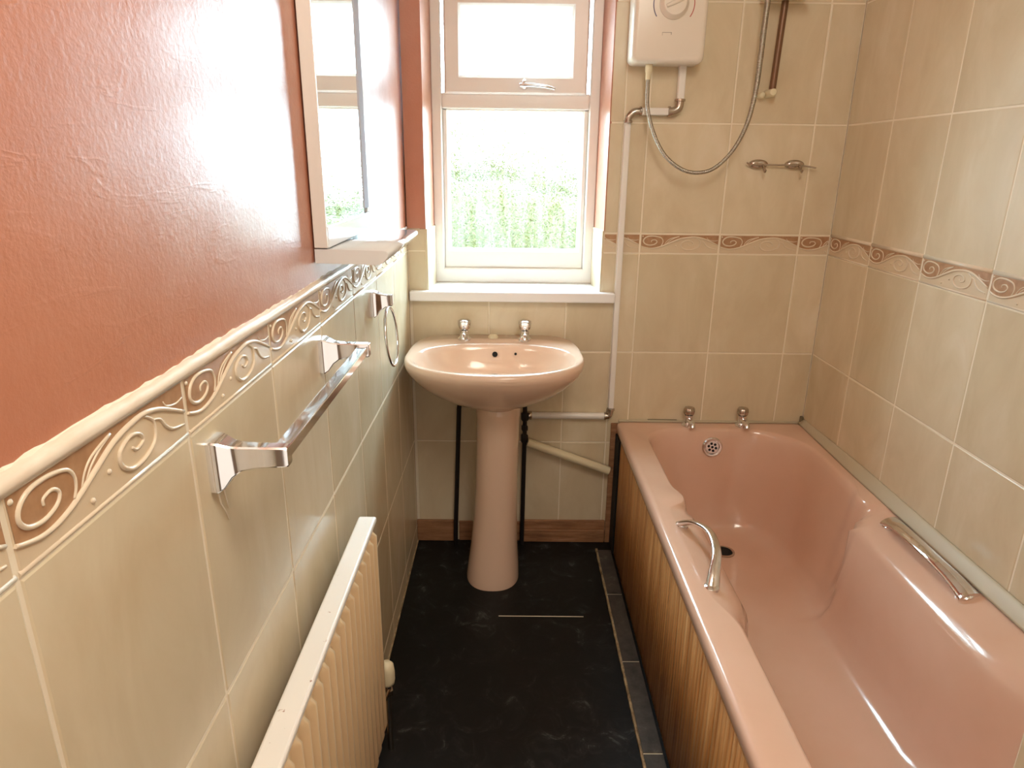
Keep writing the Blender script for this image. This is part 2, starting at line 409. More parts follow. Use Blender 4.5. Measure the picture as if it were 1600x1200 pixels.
def border(name, P, lines, rev=1, raised=0.0022, detail=True, lips=True):
    """lines: u positions of the joints; rev=+1 when u grows to the viewer's right"""
    bm = bmesh.new(); tone = bm.faces.layers.float.new('tone')
    H = ZB1-ZB0
    box0 = len(bm.faces)
    wall_rect(bm, P, lines[0][0], lines[-1][1], ZB0, ZB1, d=-0.0006, mi=1)
    for a, b, full0 in lines:
        # full0: u of the tile's left (viewer) edge; clip a..b
        plates(bm, P, [a, b], [ZB0, ZB1], tone=tone, mi=2)
        def C(u, v, d): return P(full0+rev*u*TW, ZB0+v*H, d)
        lo, hi = a+0.003, b-0.003
        inside = lambda u: lo <= full0+rev*u*TW <= hi
        # brown ground above the stem
        S = catmull([Vector((x, y, 0)) for x, y in D_STEM], 5)
        S = [p for p in S if inside(p.x)]
        for p, q in zip(S, S[1:]):
            f = bm.faces.new([bm.verts.new(C(*c)) for c in ((p.x, p.y, 0.0004), (q.x, q.y, 0.0004), (q.x, 0.93, 0.0004), (p.x, 0.93, 0.0004))]); f.material_index = 3
        for D, r in ((D_STEM, 0.0024), (D_SP1, 0.0018), (D_SP2, 0.0018), (D_LEAF, 0.0012), (D_RL, 0.0014), (D_SPR, 0.0010)):
            pts = [C(p.x, p.y, 0.0004) for p in catmull([Vector((x, y, 0)) for x, y in D], 4) if inside(p.x)]
            if len(pts) > 2: tube(bm, pts, (lambda t, r=r: r*(0.75+0.5*math.sin(t*math.pi))), 6, mi=4 if detail else 2, up=P(0, 0, 1)-P(0, 0, 0))
        for u, v in ((0.454, 0.40), (0.35, 0.20), (0.03, 0.86)):
            if inside(u):
                nrm = P(0, 0, 1)-P(0, 0, 0)
                lathe(bm, [(0.0026, -0.001), (0.0024, 0.0008), (0.0014, 0.0018), (0.0, 0.0021)], C(u, v, 0.0), nrm, 8, mi=4)
        if lips:
            for v0, v1, dd in ((-0.01, 0.085, 0.0022), (0.915, 1.10, 0.0036)):
                n = 6; L = []
                for uu in (a+0.0016, b-0.0016):
                    L.append([P(uu, ZB0+(v0+(v1-v0)*k/n)*H, dd*math.sin(math.pi*k/n)-0.001) for k in range(n+1)])
                V = [[bm.verts.new(p) for p in l] for l in L]
                for k in range(n):
                    f = bm.faces.new((V[0][k], V[1][k], V[1][k+1], V[0][k+1])); f.material_index = 4; f.smooth = True
                for l in V:
                    f = bm.faces.new(l); f.material_index = 4
    return struct(link(name, bm, [TILE, GROUT, TAN, BROWN, RELIEF]))
def segs(L, rev, first):
    out = []
    for a, b in zip(L, L[1:]):
        if rev > 0: k = math.floor(((a+b)/2-first)/TW); f0 = first+k*TW
        else: k = math.floor((first-(a+b)/2)/TW); f0 = first-k*TW
        out.append((a, b, f0))
    return out
border('trim_1', PL, segs(span(YN, 0, yl, TW), 1, yl))
border('trim_2', PF, [(WX1, XC, XC-TW)]+segs(xs_r, 1, XA), lips=False)
border('trim_3', PR, segs(span(YN, 0, yr, TW), -1, yr), rev=-1, lips=True)

# white cap bead over the left border, smeared with plaster and paint
bm = bmesh.new(); random.seed(5)
prof = [(-0.002, -0.001), (0.0035, 0.0), (0.005, 0.004), (0.004, 0.009), (0.0005, 0.0125), (-0.003, 0.013)]
loops = []
for i in range(301):
    y = YN+(0-YN)*i/300; e = 0.0006*math.sin(y*17)+0.0005*math.sin(y*41+1)+random.uniform(-0.0006, 0.0006)
    loops.append([Vector((px, y, ZB1-0.001+pz+(e if pz > 0.008 else 0))) for px, pz in prof])
loft(bm, loops, True, True, close=False)
CAPM = mat('smeared_white_plaster', srgb(228, 214, 196), 0.35)
nc = noise(CAPM, 22, 5, 0.7, (1, 0.25, 1)); rc = ramp(CAPM, nc.outputs[0], [(0.3, srgb(214, 190, 164)), (0.6, srgb(234, 224, 208))])
lk(CAPM, rc.outputs[0], pnode(CAPM).inputs['Base Color'])
struct(link('trim_4', bm, CAPM, smooth=True))

# skirting remains along the far wall
bm = bmesh.new(); box(bm, (0.0, -0.012, 0), (0.135, 0, 0.083), 0.003); box(bm, (0.15, -0.006, 0), (0.37, 0, 0.078), 0.002)
box(bm, (0.372, -0.014, 0), (0.674, 0, 0.05), 0.003); box(bm, (0.372, -0.009, 0.05), (0.674, 0, 0.086), 0.003)
struct(link('baseboard_far', bm, SKIRT))
bm = bmesh.new(); box(bm, (0, YN, 0), (0.004, -0.014, 0.006), 0.001); struct(link('baseboard_left', bm, EDGEW))

# slate strip at the foot of the bath panel with a worn wooden edge
bm = bmesh.new(); y = -0.07; random.seed(2)
ys = [-0.07, -0.33, -0.635, -0.94, -1.24, -1.54, -1.70]
for a, b in zip(ys, ys[1:]): box(bm, (0.644, b+0.0025, 0), (0.69, a-0.0025, 0.006), 0.001)
box(bm, (0.643, -1.70, 0), (0.69, -0.07, 0.003), mi=1)
struct(link('trim_5', bm, [SLATE, GROUT]))
bm = bmesh.new(); L = []
for i in range(120):
    y = -0.062-(1.64)*i/119; w = 0.004+random.uniform(-0.001, 0.0012)
    L.append([Vector((0.6405-w/1.2, y, 0)), Vector((0.6405-w/1.4, y, 0.006)), Vector((0.6405+w/1.4, y, 0.006)), Vector((0.6405+w/1.2, y, 0))])
loft(bm, L); struct(link('trim_6', bm, EDGEW))

# ------------------------------------------------------------------ window
win = bpy.data.objects.new('window_1', None); COL.objects.link(win); win.location = (0.336, 0.18, 0.915); win.matrix_world = Matrix.Translation(win.location); win['kind'] = 'structure'
FX0, FX1, FZ0, FZ1 = 0.068, 0.605, 0.912, 1.87
Y0, Y1 = 0.148, 0.215
def frame_ring(bm, x0, x1, z0, z1, wl, wr, wb, wt, y0, y1, bev=0.004):
    """mitred frame with rounded edges, y0 is the room side"""
    out = [(x0, z0), (x1, z0), (x1, z1), (x0, z1)]; inn = [(x0+wl, z0+wb), (x1-wr, z0+wb), (x1-wr, z1-wt), (x0+wl, z1-wt)]
    s = [(1, 1), (-1, 1), (-1, -1), (1, -1)]
    loops = []
    for base, k, y in ((out, 0, y1), (out, 0, y0+bev), (out, bev, y0), (inn, -bev, y0), (inn, 0, y0+bev), (inn, 0, y1)):
        loops.append([Vector((p[0]+q[0]*k, y, p[1]+q[1]*k)) for p, q in zip(base, s)])
    R = [[bm.verts.new(p) for p in l] for l in loops]
    for A, B in zip(R, R[1:]+R[:1]):
        for k in range(4): bm.faces.new((A[k], A[(k+1) % 4], B[(k+1) % 4], B[k]))
bm = bmesh.new()
frame_ring(bm, FX0, FX1, FZ0, FZ1, 0.034, 0.034, 0.050, 0.04, Y0, Y1)
box(bm, (FX0+0.034, Y0+0.002, 1.466), (FX1-0.034, Y1, 1.513), 0.004)          # transom
struct(link('window_frame', bm, WHITE, win))
bm = bmesh.new()                                                             # fixed lower light
frame_ring(bm, 0.100, 0.573, 0.958, 1.468, 0.021, 0.021, 0.064, 0.006, Y0+0.012, Y1, 0.006)
frame_ring(bm, 0.118, 0.556, 1.018, 1.464, 0.005, 0.005, 0.005, 0.003, Y0+0.018, Y0+0.03, 0.002)
link('lower_sash', bm, WHITE, win)
bm = bmesh.new()                                                             # top hung opening sash
frame_ring(bm, 0.112, 0.560, 1.508, 1.822, 0.051, 0.051, 0.053, 0.065, Y0-0.010, Y1, 0.006)
frame_ring(bm, 0.161, 0.511, 1.559, 1.759, 0.005, 0.005, 0.005, 0.003, Y0+0.0, Y0+0.02, 0.002)
up = link('upper_sash', bm, WHITE, win)
bm = bmesh.new()                                                             # casement handle on the sash
lathe(bm, [(0.011, 0), (0.011, 0.006), (0.007, 0.009), (0.007, 0.018)], (0.362, Y0-0.010, 1.531), Vector((0, -1, 0)), 16)
tube(bm, catmull([(0.350, 0.122, 1.533), (0.362, 0.120, 1.534), (0.40, 0.118, 1.533), (0.44, 0.119, 1.528), (0.458, 0.124, 1.524)], 5), lambda t: 0.0065-0.002*t, 10)
tube(bm, [(0.358, 0.124, 1.536), (0.364, 0.114, 1.548)], 0.005, 8)
link('window_handle', bm, CHROME, up)
bm = bmesh.new(); box(bm, (0.119, 0.182, 1.019), (0.555, 0.188, 1.466)); link('lower_pane', bm, GLASS, win)
bm = bmesh.new(); box(bm, (0.162, 0.176, 1.560), (0.510, 0.182, 1.760)); link('upper_pane', bm, GLASS, win)
# sill board
bm = bmesh.new(); box(bm, (WX0+0.004, -0.028, 0.888), (WX1-0.004, 0.16, 0.912), 0.002)
box(bm, (0.004, -0.032, 0.880), (0.660, -0.001, 0.912), 0.005, 3)
struct(link('trim_7', bm, SILLM))
bm = bmesh.new(); box(bm, (0.43, -0.006, 0.8785), (0.59, -0.0002, 0.8805)); struct(link('trim_8', bm, MOULD))

# garden outside
bm = bmesh.new(); random.seed(11)
def hedge_top(x): return 1.42-0.22*(x-0.2)+0.05*math.sin(x*3.1)+0.03*math.sin(x*8)
nx = 90; rows = []
for t, yy in ((0.0, 5.3), (0.3, 5.35), (0.6, 5.45), (0.85, 5.6), (1.0, 5.9)):
    rows.append([bm.verts.new((-5+11*i/nx, yy+0.05*math.sin(i*1.3), -0.9+(max(0.5, min(2.4, hedge_top(-5+11*i/nx)))-0.25+0.9)*t)) for i in range(nx+1)])
rows.append([bm.verts.new((-5+11*i/nx, 7.4, -0.9)) for i in range(nx+1)])
for A, B in zip(rows, rows[1:]):
    for i in range(nx): bm.faces.new((A[i], A[i+1], B[i+1], B[i]))
for k in range(42000):                       # loose leaves, thinning out towards the top
    x = random.uniform(-1.6, 2.2); zt = hedge_top(x); z = (zt-0.30+0.70*abs(random.gauss(0, 0.42))) if k % 3 == 0 else random.uniform(0.0, zt-0.15); y = random.uniform(5.0, 5.25) if z < zt-0.35 else random.uniform(5.2, 5.8)
    s_ = random.uniform(0.009, 0.016); a = random.uniform(0, 6.28); b = random.uniform(-1, 1)
    u = Vector((math.cos(a), 0.3*b, math.sin(a))); v = Vector((-math.sin(a), 0.5, math.cos(a)*(0.6+0.4*b)))
    c = Vector((x, y, z)); bm.faces.new([bm.verts.new(c+u*s_), bm.verts.new(c+v*s_*0.6), bm.verts.new(c-u*s_), bm.verts.new(c-v*s_*0.6)])
tag(link('garden_hedge', bm, HEDGE, smooth=True), 'bright green hedge seen blurred through the obscured window glass', 'hedge')
bm = bmesh.new(); box(bm, (-9, 0.6, -1.1), (10, 14, -0.9)); g = link('garden_lawn', bm, HEDGE); struct(g)

# ------------------------------------------------------------------ bath
bath = thing('bathtub', 'pink acrylic bathtub with wide rim along the right wall', 'bathtub', (1.01, -0.85, 0.0))
def rrect(x0, x1, yf, yn, rf_, rn_, n1=26, n2=110, nc=14, rl=None):
    hw = (x1-x0)/2-0.004; rf_ = (min(rf_[0], hw), min(rf_[1], hw)); rn_ = min(rn_, hw)
    """closed outline starting at far-left corner; constant topology. rf_: (left,right) far radii"""
    P = []
    cl, cr = rf_; 
    def arc(cx, cy, r, a0, a1):
        for k in range(nc): 
            a = a0+(a1-a0)*k/nc; P.append((cx+r*math.cos(a), cy+r*math.sin(a)))
    def seg(a, b, n):
        for k in range(n): P.append((a[0]+(b[0]-a[0])*k/n, a[1]+(b[1]-a[1])*k/n))
    pi = math.pi
    arc(x0+cl, yf-cl, cl, pi, pi/2); seg((x0+cl, yf), (x1-cr, yf), n1)
    arc(x1-cr, yf-cr, cr, pi/2, 0); seg((x1, yf-cr), (x1, yn+rn_), n2)
    arc(x1-rn_, yn+rn_, rn_, 0, -pi/2); seg((x1-rn_, yn), (x0+rn_, yn), n1)
    arc(x0+rn_, yn+rn_, rn_, -pi/2, -pi); seg((x0, yn+rn_), (x0, yf-cl), n2)
    return P
def sstep(a, b, x):
    t = max(0, min(1, (x-a)/(b-a))); return t*t*(3-2*t)
BX0, BX1, BYF, BYN, BZ = 0.693, W-0.003, -0.003, -1.692, 0.465
RX0, RX1, RYF, RYN = 0.769, 1.287, -0.053, -1.625
Pn = [(0, .465), (.005, .4625), (.011, .454), (.017, .435), (.023, .40), (.034, .32), (.047, .22), (.062, .155), (.085, .122), (.118, .108), (.155, .103)]
Qn = [(-.034, .465), (-.027, .4625), (.006, .452), (.034, .438), (.058, .424), (.072, .405), (.080, .25), (.088, .165), (.105, .124), (.128, .108), (.155, .103)]
loops = []
def zone(y, s): return sstep(-0.575, -0.610, y)*(1-(sstep(-1.10, -1.34, y) if s > 0 else sstep(-0.95, -1.09, y)))
for k, ((pi_, pz), (qi, qz)) in enumerate(zip(Pn, Qn)):
    far = pi_*0.85; near = pi_*1.0 + 0.36*((BZ-pz)/0.362)**1.15
    rf2 = (max(0.05, 0.115-pi_*0.2), max(0.07, 0.19-pi_*0.4)); rn2 = max(0.08, 0.16-pi_*0.2)
    L = []
    for (x, y) in rrect(RX0+pi_, RX1-pi_, RYF-far, RYN+near, rf2, rn2):
        cx = (RX0+RX1)/2; s = 1 if x > cx else -1
        edge = sstep(0.10, 0.02, min(abs(x-(RX0+pi_)), abs(x-(RX1-pi_))))
        w = zone(y, s)*edge; dq = qi-pi_; dq = dq*0.72 if (s < 0 and dq > 0) else dq
        bulge = 0.020*math.exp(-((y+0.545)/0.045)**2)*edge*(1-k/11)
        x2 = x - s*(w*dq+bulge)
        z2 = pz+(qz-pz)*w
        L.append(Vector((x2, y, z2)))
    loops.append(L)
def outer(x0, x1, yf, yn, z, r): return [Vector((x, y, z)) for x, y in rrect(x0, x1, yf, yn, (r, r), r)]
pre = [outer(BX0+0.012, BX1, BYF, BYN, 0.428, 0.01), outer(BX0+0.002, BX1, BYF, BYN, 0.430, 0.012), outer(BX0, BX1, BYF, BYN, 0.440, 0.014), outer(BX0, BX1, BYF, BYN, 0.453, 0.014),
       outer(BX0+0.003, BX1-0.001, BYF-.001, BYN+.001, 0.461, 0.014), outer(BX0+0.010, BX1-0.003, BYF-0.003, BYN+0.003, BZ+0.0005, 0.016), outer(BX0+0.022, BX1-0.012, BYF-0.010, BYN+0.012, BZ, 0.02)]
bm = bmesh.new()
cen = Vector((1.028, -0.66, 0.102)); last = loops[-1]
inner1 = [cen+(p-cen)*0.5 for p in last]
for p in inner1: p.z = 0.1005
loft(bm, pre+loops+[inner1], False, 'fan')
link('tub', bm, PINK, bath, smooth=True)
# overflow
bm = bmesh.new(); ax = Vector((0, -1, 0.12)).normalized(); oc = Vector((1.008, -0.0735, 0.405))
lathe(bm, [(0.034, -0.004), (0.034, 0.003), (0.030, 0.0065), (0.024, 0.006), (0.022, 0.003), (0.0, 0.003)], oc, ax, 32)
ov = link('overflow_rose', bm, CHROME, bath, smooth=True, angle=40)
bm = bmesh.new(); a_ = ax.orthogonal().normalized(); b_ = ax.cross(a_)
for k in range(7):
    d = Vector() if k == 6 else (a_*math.cos(k*math.pi/3)+b_*math.sin(k*math.pi/3))*0.0125
    lathe(bm, [(0.0045, 0.0025), (0.0045, 0.0036)], oc+d, ax, 10)
link('overflow_hole', bm, DARK, ov)
# drain
bm = bmesh.new(); lathe(bm, [(0.034, -0.002), (0.034, 0.002), (0.028, 0.003), (0.024, 0.0)], (1.032, -0.235, 0.104), Vector((0, 0, 1)), 28)
dr = link('plughole', bm, DULL, bath, smooth=True, angle=40)
bm = bmesh.new(); lathe(bm, [(0.025, 0.0), (0.025, 0.0032)], (1.032, -0.235, 0.104), Vector((0, 0, 1)), 24); link('plughole_opening', bm, DARK, dr)
# taps on the rim
def bath_tap(x):
    y, z = -0.030, BZ+0.0005
    bm = bmesh.new()
    lathe(bm, [(0.0215, -0.001), (0.0215, 0.003), (0.016, 0.007), (0.0135, 0.012), (0.013, 0.036), (0.015, 0.038), (0.0, 0.039)], (x, y, z), n=24)
    tube(bm, catmull([(x, y, z+0.020), (x+0.002, y-0.022, z+0.021), (x+0.003, y-0.040, z+0.017), (x+0.003, y-0.048, z+0.008)], 5), lambda t: 0.0105-0.002*t, 14)
    t = link('bath_tap', bm, CHROME, bath, smooth=True, angle=40)
    bm = bmesh.new()
    n = 32; prof = [(0.012, 0.0), (0.0175, 0.005), (0.019, 0.012), (0.0185, 0.020), (0.015, 0.026), (0.006, 0.0285)]
    L = [[Vector((x, y, z+0.038+h))+Vector((math.cos(2*math.pi*k/n), math.sin(2*math.pi*k/n), 0))*r*(1+0.05*math.cos(8*2*math.pi*k/n)) for k in range(n)] for r, h in prof]
    loft(bm, L); link('tap_knob', bm, DULL, t, smooth=True, angle=50)
bath_tap(0.932); bath_tap(1.113)
# chrome grips in the two recesses
def grip(pts, rad, name='grab_handle', sy=0.5, up=Vector((0, 0, 1))):
    bm = bmesh.new(); P = catmull(pts, 8)
    tube(bm, P, lambda t: rad*(1.0+0.45*abs(2*t-1)**3), 14, sy=sy, up=up)
    for p in (P[0], P[-1]):
        pass
    return link(name, bm, CHROME, bath, smooth=True, angle=60)
grip([(0.752, -0.690, 0.460), (0.753, -0.705, 0.474), (0.766, -0.735, 0.493), (0.782, -0.780, 0.505), (0.787, -0.825, 0.507), (0.780, -0.880, 0.499), (0.765, -0.922, 0.482), (0.755, -0.948, 0.460)], 0.0105, sy=0.55)
for yy in (-0.690, -0.948):
    bm = bmesh.new(); lathe(bm, [(0.016, -0.004), (0.016, 0.003), (0.012, 0.006), (0.0, 0.006)], (0.753, yy, 0.460), n=20); link('grip_mount', bm, CHROME, bath, smooth=True, angle=40)
for yy in (-0.672, -0.955):
    bm = bmesh.new(); nrm = Vector((-0.35, 0, 0.94)).normalized()
    lathe(bm, [(0.019, -0.004), (0.019, 0.003), (0.015, 0.006), (0.0, 0.006)], (1.283, yy, 0.4535), nrm, 20); link('grip_mount', bm, CHROME, bath, smooth=True, angle=40)
grip([(1.283, -0.655, 0.457), (1.281, -0.672, 0.462), (1.272, -0.715, 0.474), (1.266, -0.765, 0.481), (1.265, -0.815, 0.483), (1.268, -0.865, 0.480), (1.276, -0.915, 0.471), (1.282, -0.955, 0.460), (1.283, -0.970, 0.457)], 0.0155, sy=0.38, up=Vector((-0.35, 0, 0.94)))
# support frame hidden below the rim: legs stand on the floor
for (lx, ly) in ((0.84, -0.30), (1.20, -0.30), (0.84, -1.15), (1.20, -1.15)):
    bm = bmesh.new(); lathe(bm, [(0.02, 0), (0.02, 0.006), (0.008, 0.010), (0.008, 0.099)], (lx, ly, 0), n=12); link('foot', bm, DULL, bath)

# sealant strip between bath and right wall / far wall
bm = bmesh.new(); L = []
for i in range(60):
    y = -0.004-1.685*i/59; s = 0.65+0.35*min(1, i/14)
    L.append([Vector((W-0.0005, y, BZ+0.0005)), Vector((W-0.024*s, y, BZ+0.0005)), Vector((W-0.022*s, y, BZ+0.006)), Vector((W-0.008*s, y, BZ+0.024*s)), Vector((W-0.0035*s, y, BZ+0.030*s)), Vector((W-0.0005, y, BZ+0.031*s))])
loft(bm, L); struct(link('trim_9', bm, SEAL))
bm = bmesh.new(); box(bm, (0.70, -0.007, BZ), (W-0.02, 0.0, BZ+0.008), 0.002); box(bm, (0.80, -0.004, BZ+0.008), (0.90, 0.0, BZ+0.0095), mi=1)
box(bm, (W-0.012, -0.012, BZ+0.004), (W-0.001, -0.001, BZ+0.028), 0.003, mi=1)
struct(link('trim_10', bm, [SEAL, MOULD]))

# pine panel in front of the bath
bm = bmesh.new(); y = -0.087; random.seed(21)
bw = 0.0925
while y > -1.69:
    y2 = max(y-bw, -1.69)
    # tongue-and-groove board: shallow beads down its face
    segn = 5; prof = [(y, 0.004), (y-0.0012, 0.0)]
    for k in range(1, segn):
        yy = y-(y-y2)*k/segn; prof += [(yy+0.002, 0.0), (yy, 0.0016), (yy-0.002, 0.0)]
    prof += [(y2+0.0012, 0.0), (y2, 0.004)]
    lo = [[Vector((0.698+d, yy, z)) for yy, d in prof]+[Vector((0.712, y2, z)), Vector((0.712, y, z))] for z in (0.001, 0.446)]
    loft(bm, lo); y = y2
tag(link('bath_panel', bm, PINE), 'pine tongue-and-groove panel along the side of the pink bath', 'panel')
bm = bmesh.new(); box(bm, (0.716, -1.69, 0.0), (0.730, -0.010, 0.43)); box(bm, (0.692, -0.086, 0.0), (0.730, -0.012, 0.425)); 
struct(link('panel_gap_shade', bm, DARK))  # black block stands in for the shaded gap between wall and panel
bm = bmesh.new(); box(bm, (0.6755, -0.0115, 0.0), (0.700, -0.001, 0.46), 0.001); struct(link('trim_12', bm, SKIRT))

# ------------------------------------------------------------------ washbasin and pedestal
sink = thing('washbasin', 'peach pedestal washbasin under the window', 'washbasin', (0.283, -0.20, 0.0))
NB = 96
def outline(s=1.0, back=-0.004, cy=-0.262, a=0.262, b=0.205, cx=0.281):
    P = []
    for k in range(NB):
        t = 2*math.pi*k/NB; c, sn = math.cos(t), math.sin(t)
        if sn < 0:      # front half: shallow ellipse
            x = a*math.copysign(abs(c)**0.92, c); y = b*sn
        else:           # back half: squared off towards the wall, slightly narrower
            x = a*math.copysign(abs(c)**0.36, c)*(1-0.035*sn); y = (back-cy)*abs(sn)**0.55
        P.append((cx+x*s, cy+y))
    return P
def sc(P, sx, sy, cx=0.281, cy=-0.19, back=True, dy=0):
    out = []
    for x, y in P:
        yy = cy+(y-cy)*sy+dy
        out.append((cx+(x-cx)*sx, yy))
    return out
O = outline()
def inner(sx, sy, cy=-0.262):
    P = []
    for k in range(NB):
        t = 2*math.pi*k/NB; c, sn = math.cos(t), math.sin(t); e = 0.86
        b = 0.152 if sn > 0 else 0.160
        P.append((0.281+0.236*sx*math.copysign(abs(c)**e, c), cy+b*sy*math.copysign(abs(sn)**(e if sn < 0 else 0.8), sn)))
    return P
Z = 0.766
def lv(P, z): return [Vector((x, y, z)) for x, y in P]
def rimz(P, z):      # the rim dips a touch at the front
    return [Vector((x, y, z-0.0*max(0, -y-0.2))) for x, y in P]
loops = [lv([(0.29+(x-0.281)*0.26, -0.20+(y+0.19)*0.42) for x, y in O], 0.612),
         lv(sc(O, 0.36, 0.52, cy=-0.17), 0.618), lv(sc(O, 0.56, 0.68, cy=-0.14), 0.636), lv(sc(O, 0.74, 0.80, cy=-0.11), 0.660), lv(sc(O, 0.88, 0.90, cy=-0.06), 0.690),
         lv(sc(O, 0.965, 0.965, cy=-0.02), 0.720), lv(sc(O, 0.992, 0.99, cy=-0.01), 0.738), rimz(O, 0.750), rimz(sc(O, 0.999, 0.998, cy=-0.01), 0.758), rimz(sc(O, 0.99, 0.99, cy=-0.006), 0.7645), rimz(sc(O, 0.975, 0.975, cy=-0.005), Z+0.001)]
I1 = inner(1.02, 1.02)
mid = [(a[0]*0.5+b[0]*0.5, a[1]*0.5+b[1]*0.5) for a, b in zip(sc(O, 0.975, 0.975, cy=-0.005), I1)]
loops += [rimz(mid, Z-0.001), lv(I1, Z-0.003), lv(inner(0.995, 0.99), Z-0.007), lv(inner(0.95, 0.95), Z-0.022), lv(inner(0.88, 0.89), Z-0.052), lv(inner(0.77, 0.78), Z-0.085), lv(inner(0.58, 0.60), Z-0.112), lv(inner(0.34, 0.36), Z-0.125), lv(inner(0.12, 0.12), Z-0.130)]
bm = bmesh.new(); loft(bm, loops, True, 'fan'); link('bowl', bm, CERAMIC, sink, smooth=True)
bm = bmesh.new(); lathe(bm, [(0.022, 0), (0.022, 0.002), (0.015, 0.002), (0.0, 0.001)], (0.281, -0.262, Z-0.1305), n=20); link('waste_ring', bm, CHROME, sink)
# overflow and chain holes in the back of the bowl
for x, r, z in ((0.2795, 0.0085, 0.7345), (0.344, 0.004, 0.7365)):
    bm = bmesh.new(); lathe(bm, [(r, -0.004), (r, 0.0018), (r*0.8, 0.0022), (0, 0.0022)], (x, -0.1275, z), Vector((0, -1, 0.35)), 18)
    link('overflow_hole', bm, DARK, sink)
# pedestal
bm = bmesh.new(); L = []
for z, cx, a, b, cy in ((0.0, 0.277, 0.0865, 0.108, -0.205), (0.012, 0.277, 0.0865, 0.108, -0.205), (0.05, 0.279, 0.083, 0.103, -0.20), (0.12, 0.281, 0.076, 0.096, -0.195), (0.22, 0.285, 0.0705, 0.092, -0.19),
                     (0.34, 0.288, 0.0675, 0.092, -0.185), (0.46, 0.290, 0.067, 0.096, -0.185), (0.56, 0.292, 0.068, 0.10, -0.185), (0.585, 0.292, 0.070, 0.104, -0.185), (0.59, 0.292, 0.069, 0.102, -0.185), (0.64, 0.292, 0.066, 0.09, -0.185)):
    L.append([Vector((cx+a*math.copysign(abs(math.cos(t))**0.85, math.cos(t)), cy+b*math.copysign(abs(math.sin(t))**0.85, math.sin(t)), z)) for t in [2*math.pi*k/48 for k in range(48)]])
loft(bm, L); link('pedestal', bm, CERAMIC, sink, smooth=True, angle=70)
def basin_tap(x):
    y, z = -0.062, Z
    bm = bmesh.new()
    lathe(bm, [(0.0215, -0.002), (0.0215, 0.004), (0.0155, 0.009), (0.0135, 0.018), (0.0145, 0.030), (0.0, 0.031)], (x, y, z), n=24)
    tube(bm, catmull([(x, y, z+0.018), (x, y-0.024, z+0.024), (x, y-0.046, z+0.020), (x, y-0.054, z+0.010)], 5), lambda t: 0.0105-0.0025*t, 14)
    t = link('basin_tap', bm, CHROME, sink, smooth=True, angle=40)
    bm = bmesh.new(); n = 32
    prof = [(0.010, 0.0), (0.015, 0.003), (0.0185, 0.012), (0.020, 0.024), (0.0195, 0.030), (0.013, 0.034), (0.004, 0.0345)]
    L = [[Vector((x, y, z+0.031+h))+Vector((math.cos(2*math.pi*k/n), math.sin(2*math.pi*k/n), 0))*r*(1+0.07*math.cos(6*2*math.pi*k/n)) for k in range(n)] for r, h in prof]
    loft(bm, L); link('tap_knob', bm, CHROME, t, smooth=True, angle=50)
basin_tap(0.181); basin_tap(0.373)
bm = bmesh.new(); lathe(bm, [(0.016, -0.002), (0.016, 0.004), (0.012, 0.009), (0.0, 0.011)], (0.272, -0.038, Z), n=20); link('hole_cap', bm, CREAMP, sink, smooth=True, angle=50)

# supply pipes beside the pedestal
bm = bmesh.new(); tube(bm, [(0.139, -0.030, 0.0), (0.141, -0.030, 0.085), (0.158, -0.034, 0.52), (0.176, -0.052, 0.642)], 0.0078, 10)
tag(link('supply_pipe', bm, BLACKP, smooth=True, angle=60), 'black supply pipe left of the pedestal', 'pipe')
bm = bmesh.new(); tube(bm, [(0.376, -0.026, 0.0), (0.377, -0.026, 0.085), (0.380, -0.026, 0.50), (0.374, -0.052, 0.642)], 0.0075, 10)
for z, r, h in ((0.475, 0.013, 0.028), (0.438, 0.0115, 0.02), (0.395, 0.0125, 0.03)): lathe(bm, [(r*0.8, 0), (r, 0.003), (r, h-0.003), (r*0.8, h)], (0.379, -0.026, z), n=6)
sp = link('supply_pipe', bm, BLACKP, smooth=True, angle=40); tag(sp, 'black supply pipe with joints right of the pedestal', 'pipe')

# waste pipe, white, sloping to the bath
bm = bmesh.new(); tube(bm, [(0.3895, -0.030, 0.397), (0.42, -0.030, 0.386), (0.674, -0.028, 0.292)], 0.0145, 16)
tag(link('waste_pipe', bm, CREAMP, smooth=True, angle=60), 'cream waste pipe sloping from the pedestal down to the bath', 'pipe')

# boxed water pipe of the shower: three white lengths with chrome elbows
pr_ = thing('shower_feed_pipe', 'white water pipe with grey elbows running down beside the window', 'pipe', (0.668, -0.012, 0.48))
bm = bmesh.new(); tube(bm, [(0.400, -0.013, 0.489), (0.655, -0.013, 0.489)], 0.0115, 14); link('pipe_length', bm, WHITE, pr_, smooth=True, angle=60)
bm = bmesh.new(); box(bm, (0.661, -0.017, 0.513), (0.679, -0.001, 1.425), 0.003); link('pipe_length', bm, WHITE, pr_)
bm = bmesh.new(); box(bm, (0.7055, -0.026, 1.442), (0.789, -0.005, 1.462), 0.003); link('pipe_length', bm, WHITE, pr_)
bm = bmesh.new(); box(bm, (0.8085, -0.026, 1.482), (0.829, -0.005, 1.585), 0.003); link('pipe_length', bm, WHITE, pr_)
def elbow(pts, r=0.0125):
    bm = bmesh.new(); P = catmull(pts, 5); tube(bm, P, r, 12)
    for p, q in ((P[0], P[1]), (P[-1], P[-2])):
        d = (q-p).normalized(); lathe(bm, [(r*1.05, 0), (r*1.25, 0.001), (r*1.25, 0.007), (r*1.0, 0.008)], p, d, 14)
    link('elbow', bm, DULL, pr_, smooth=True, angle=40)
elbow([(0.670, -0.014, 1.420), (0.672, -0.015, 1.436), (0.686, -0.016, 1.450), (0.709, -0.016, 1.453)], 0.0105)
elbow([(0.785, -0.016, 1.452), (0.802, -0.016, 1.453), (0.817, -0.016, 1.464), (0.819, -0.016, 1.488)])
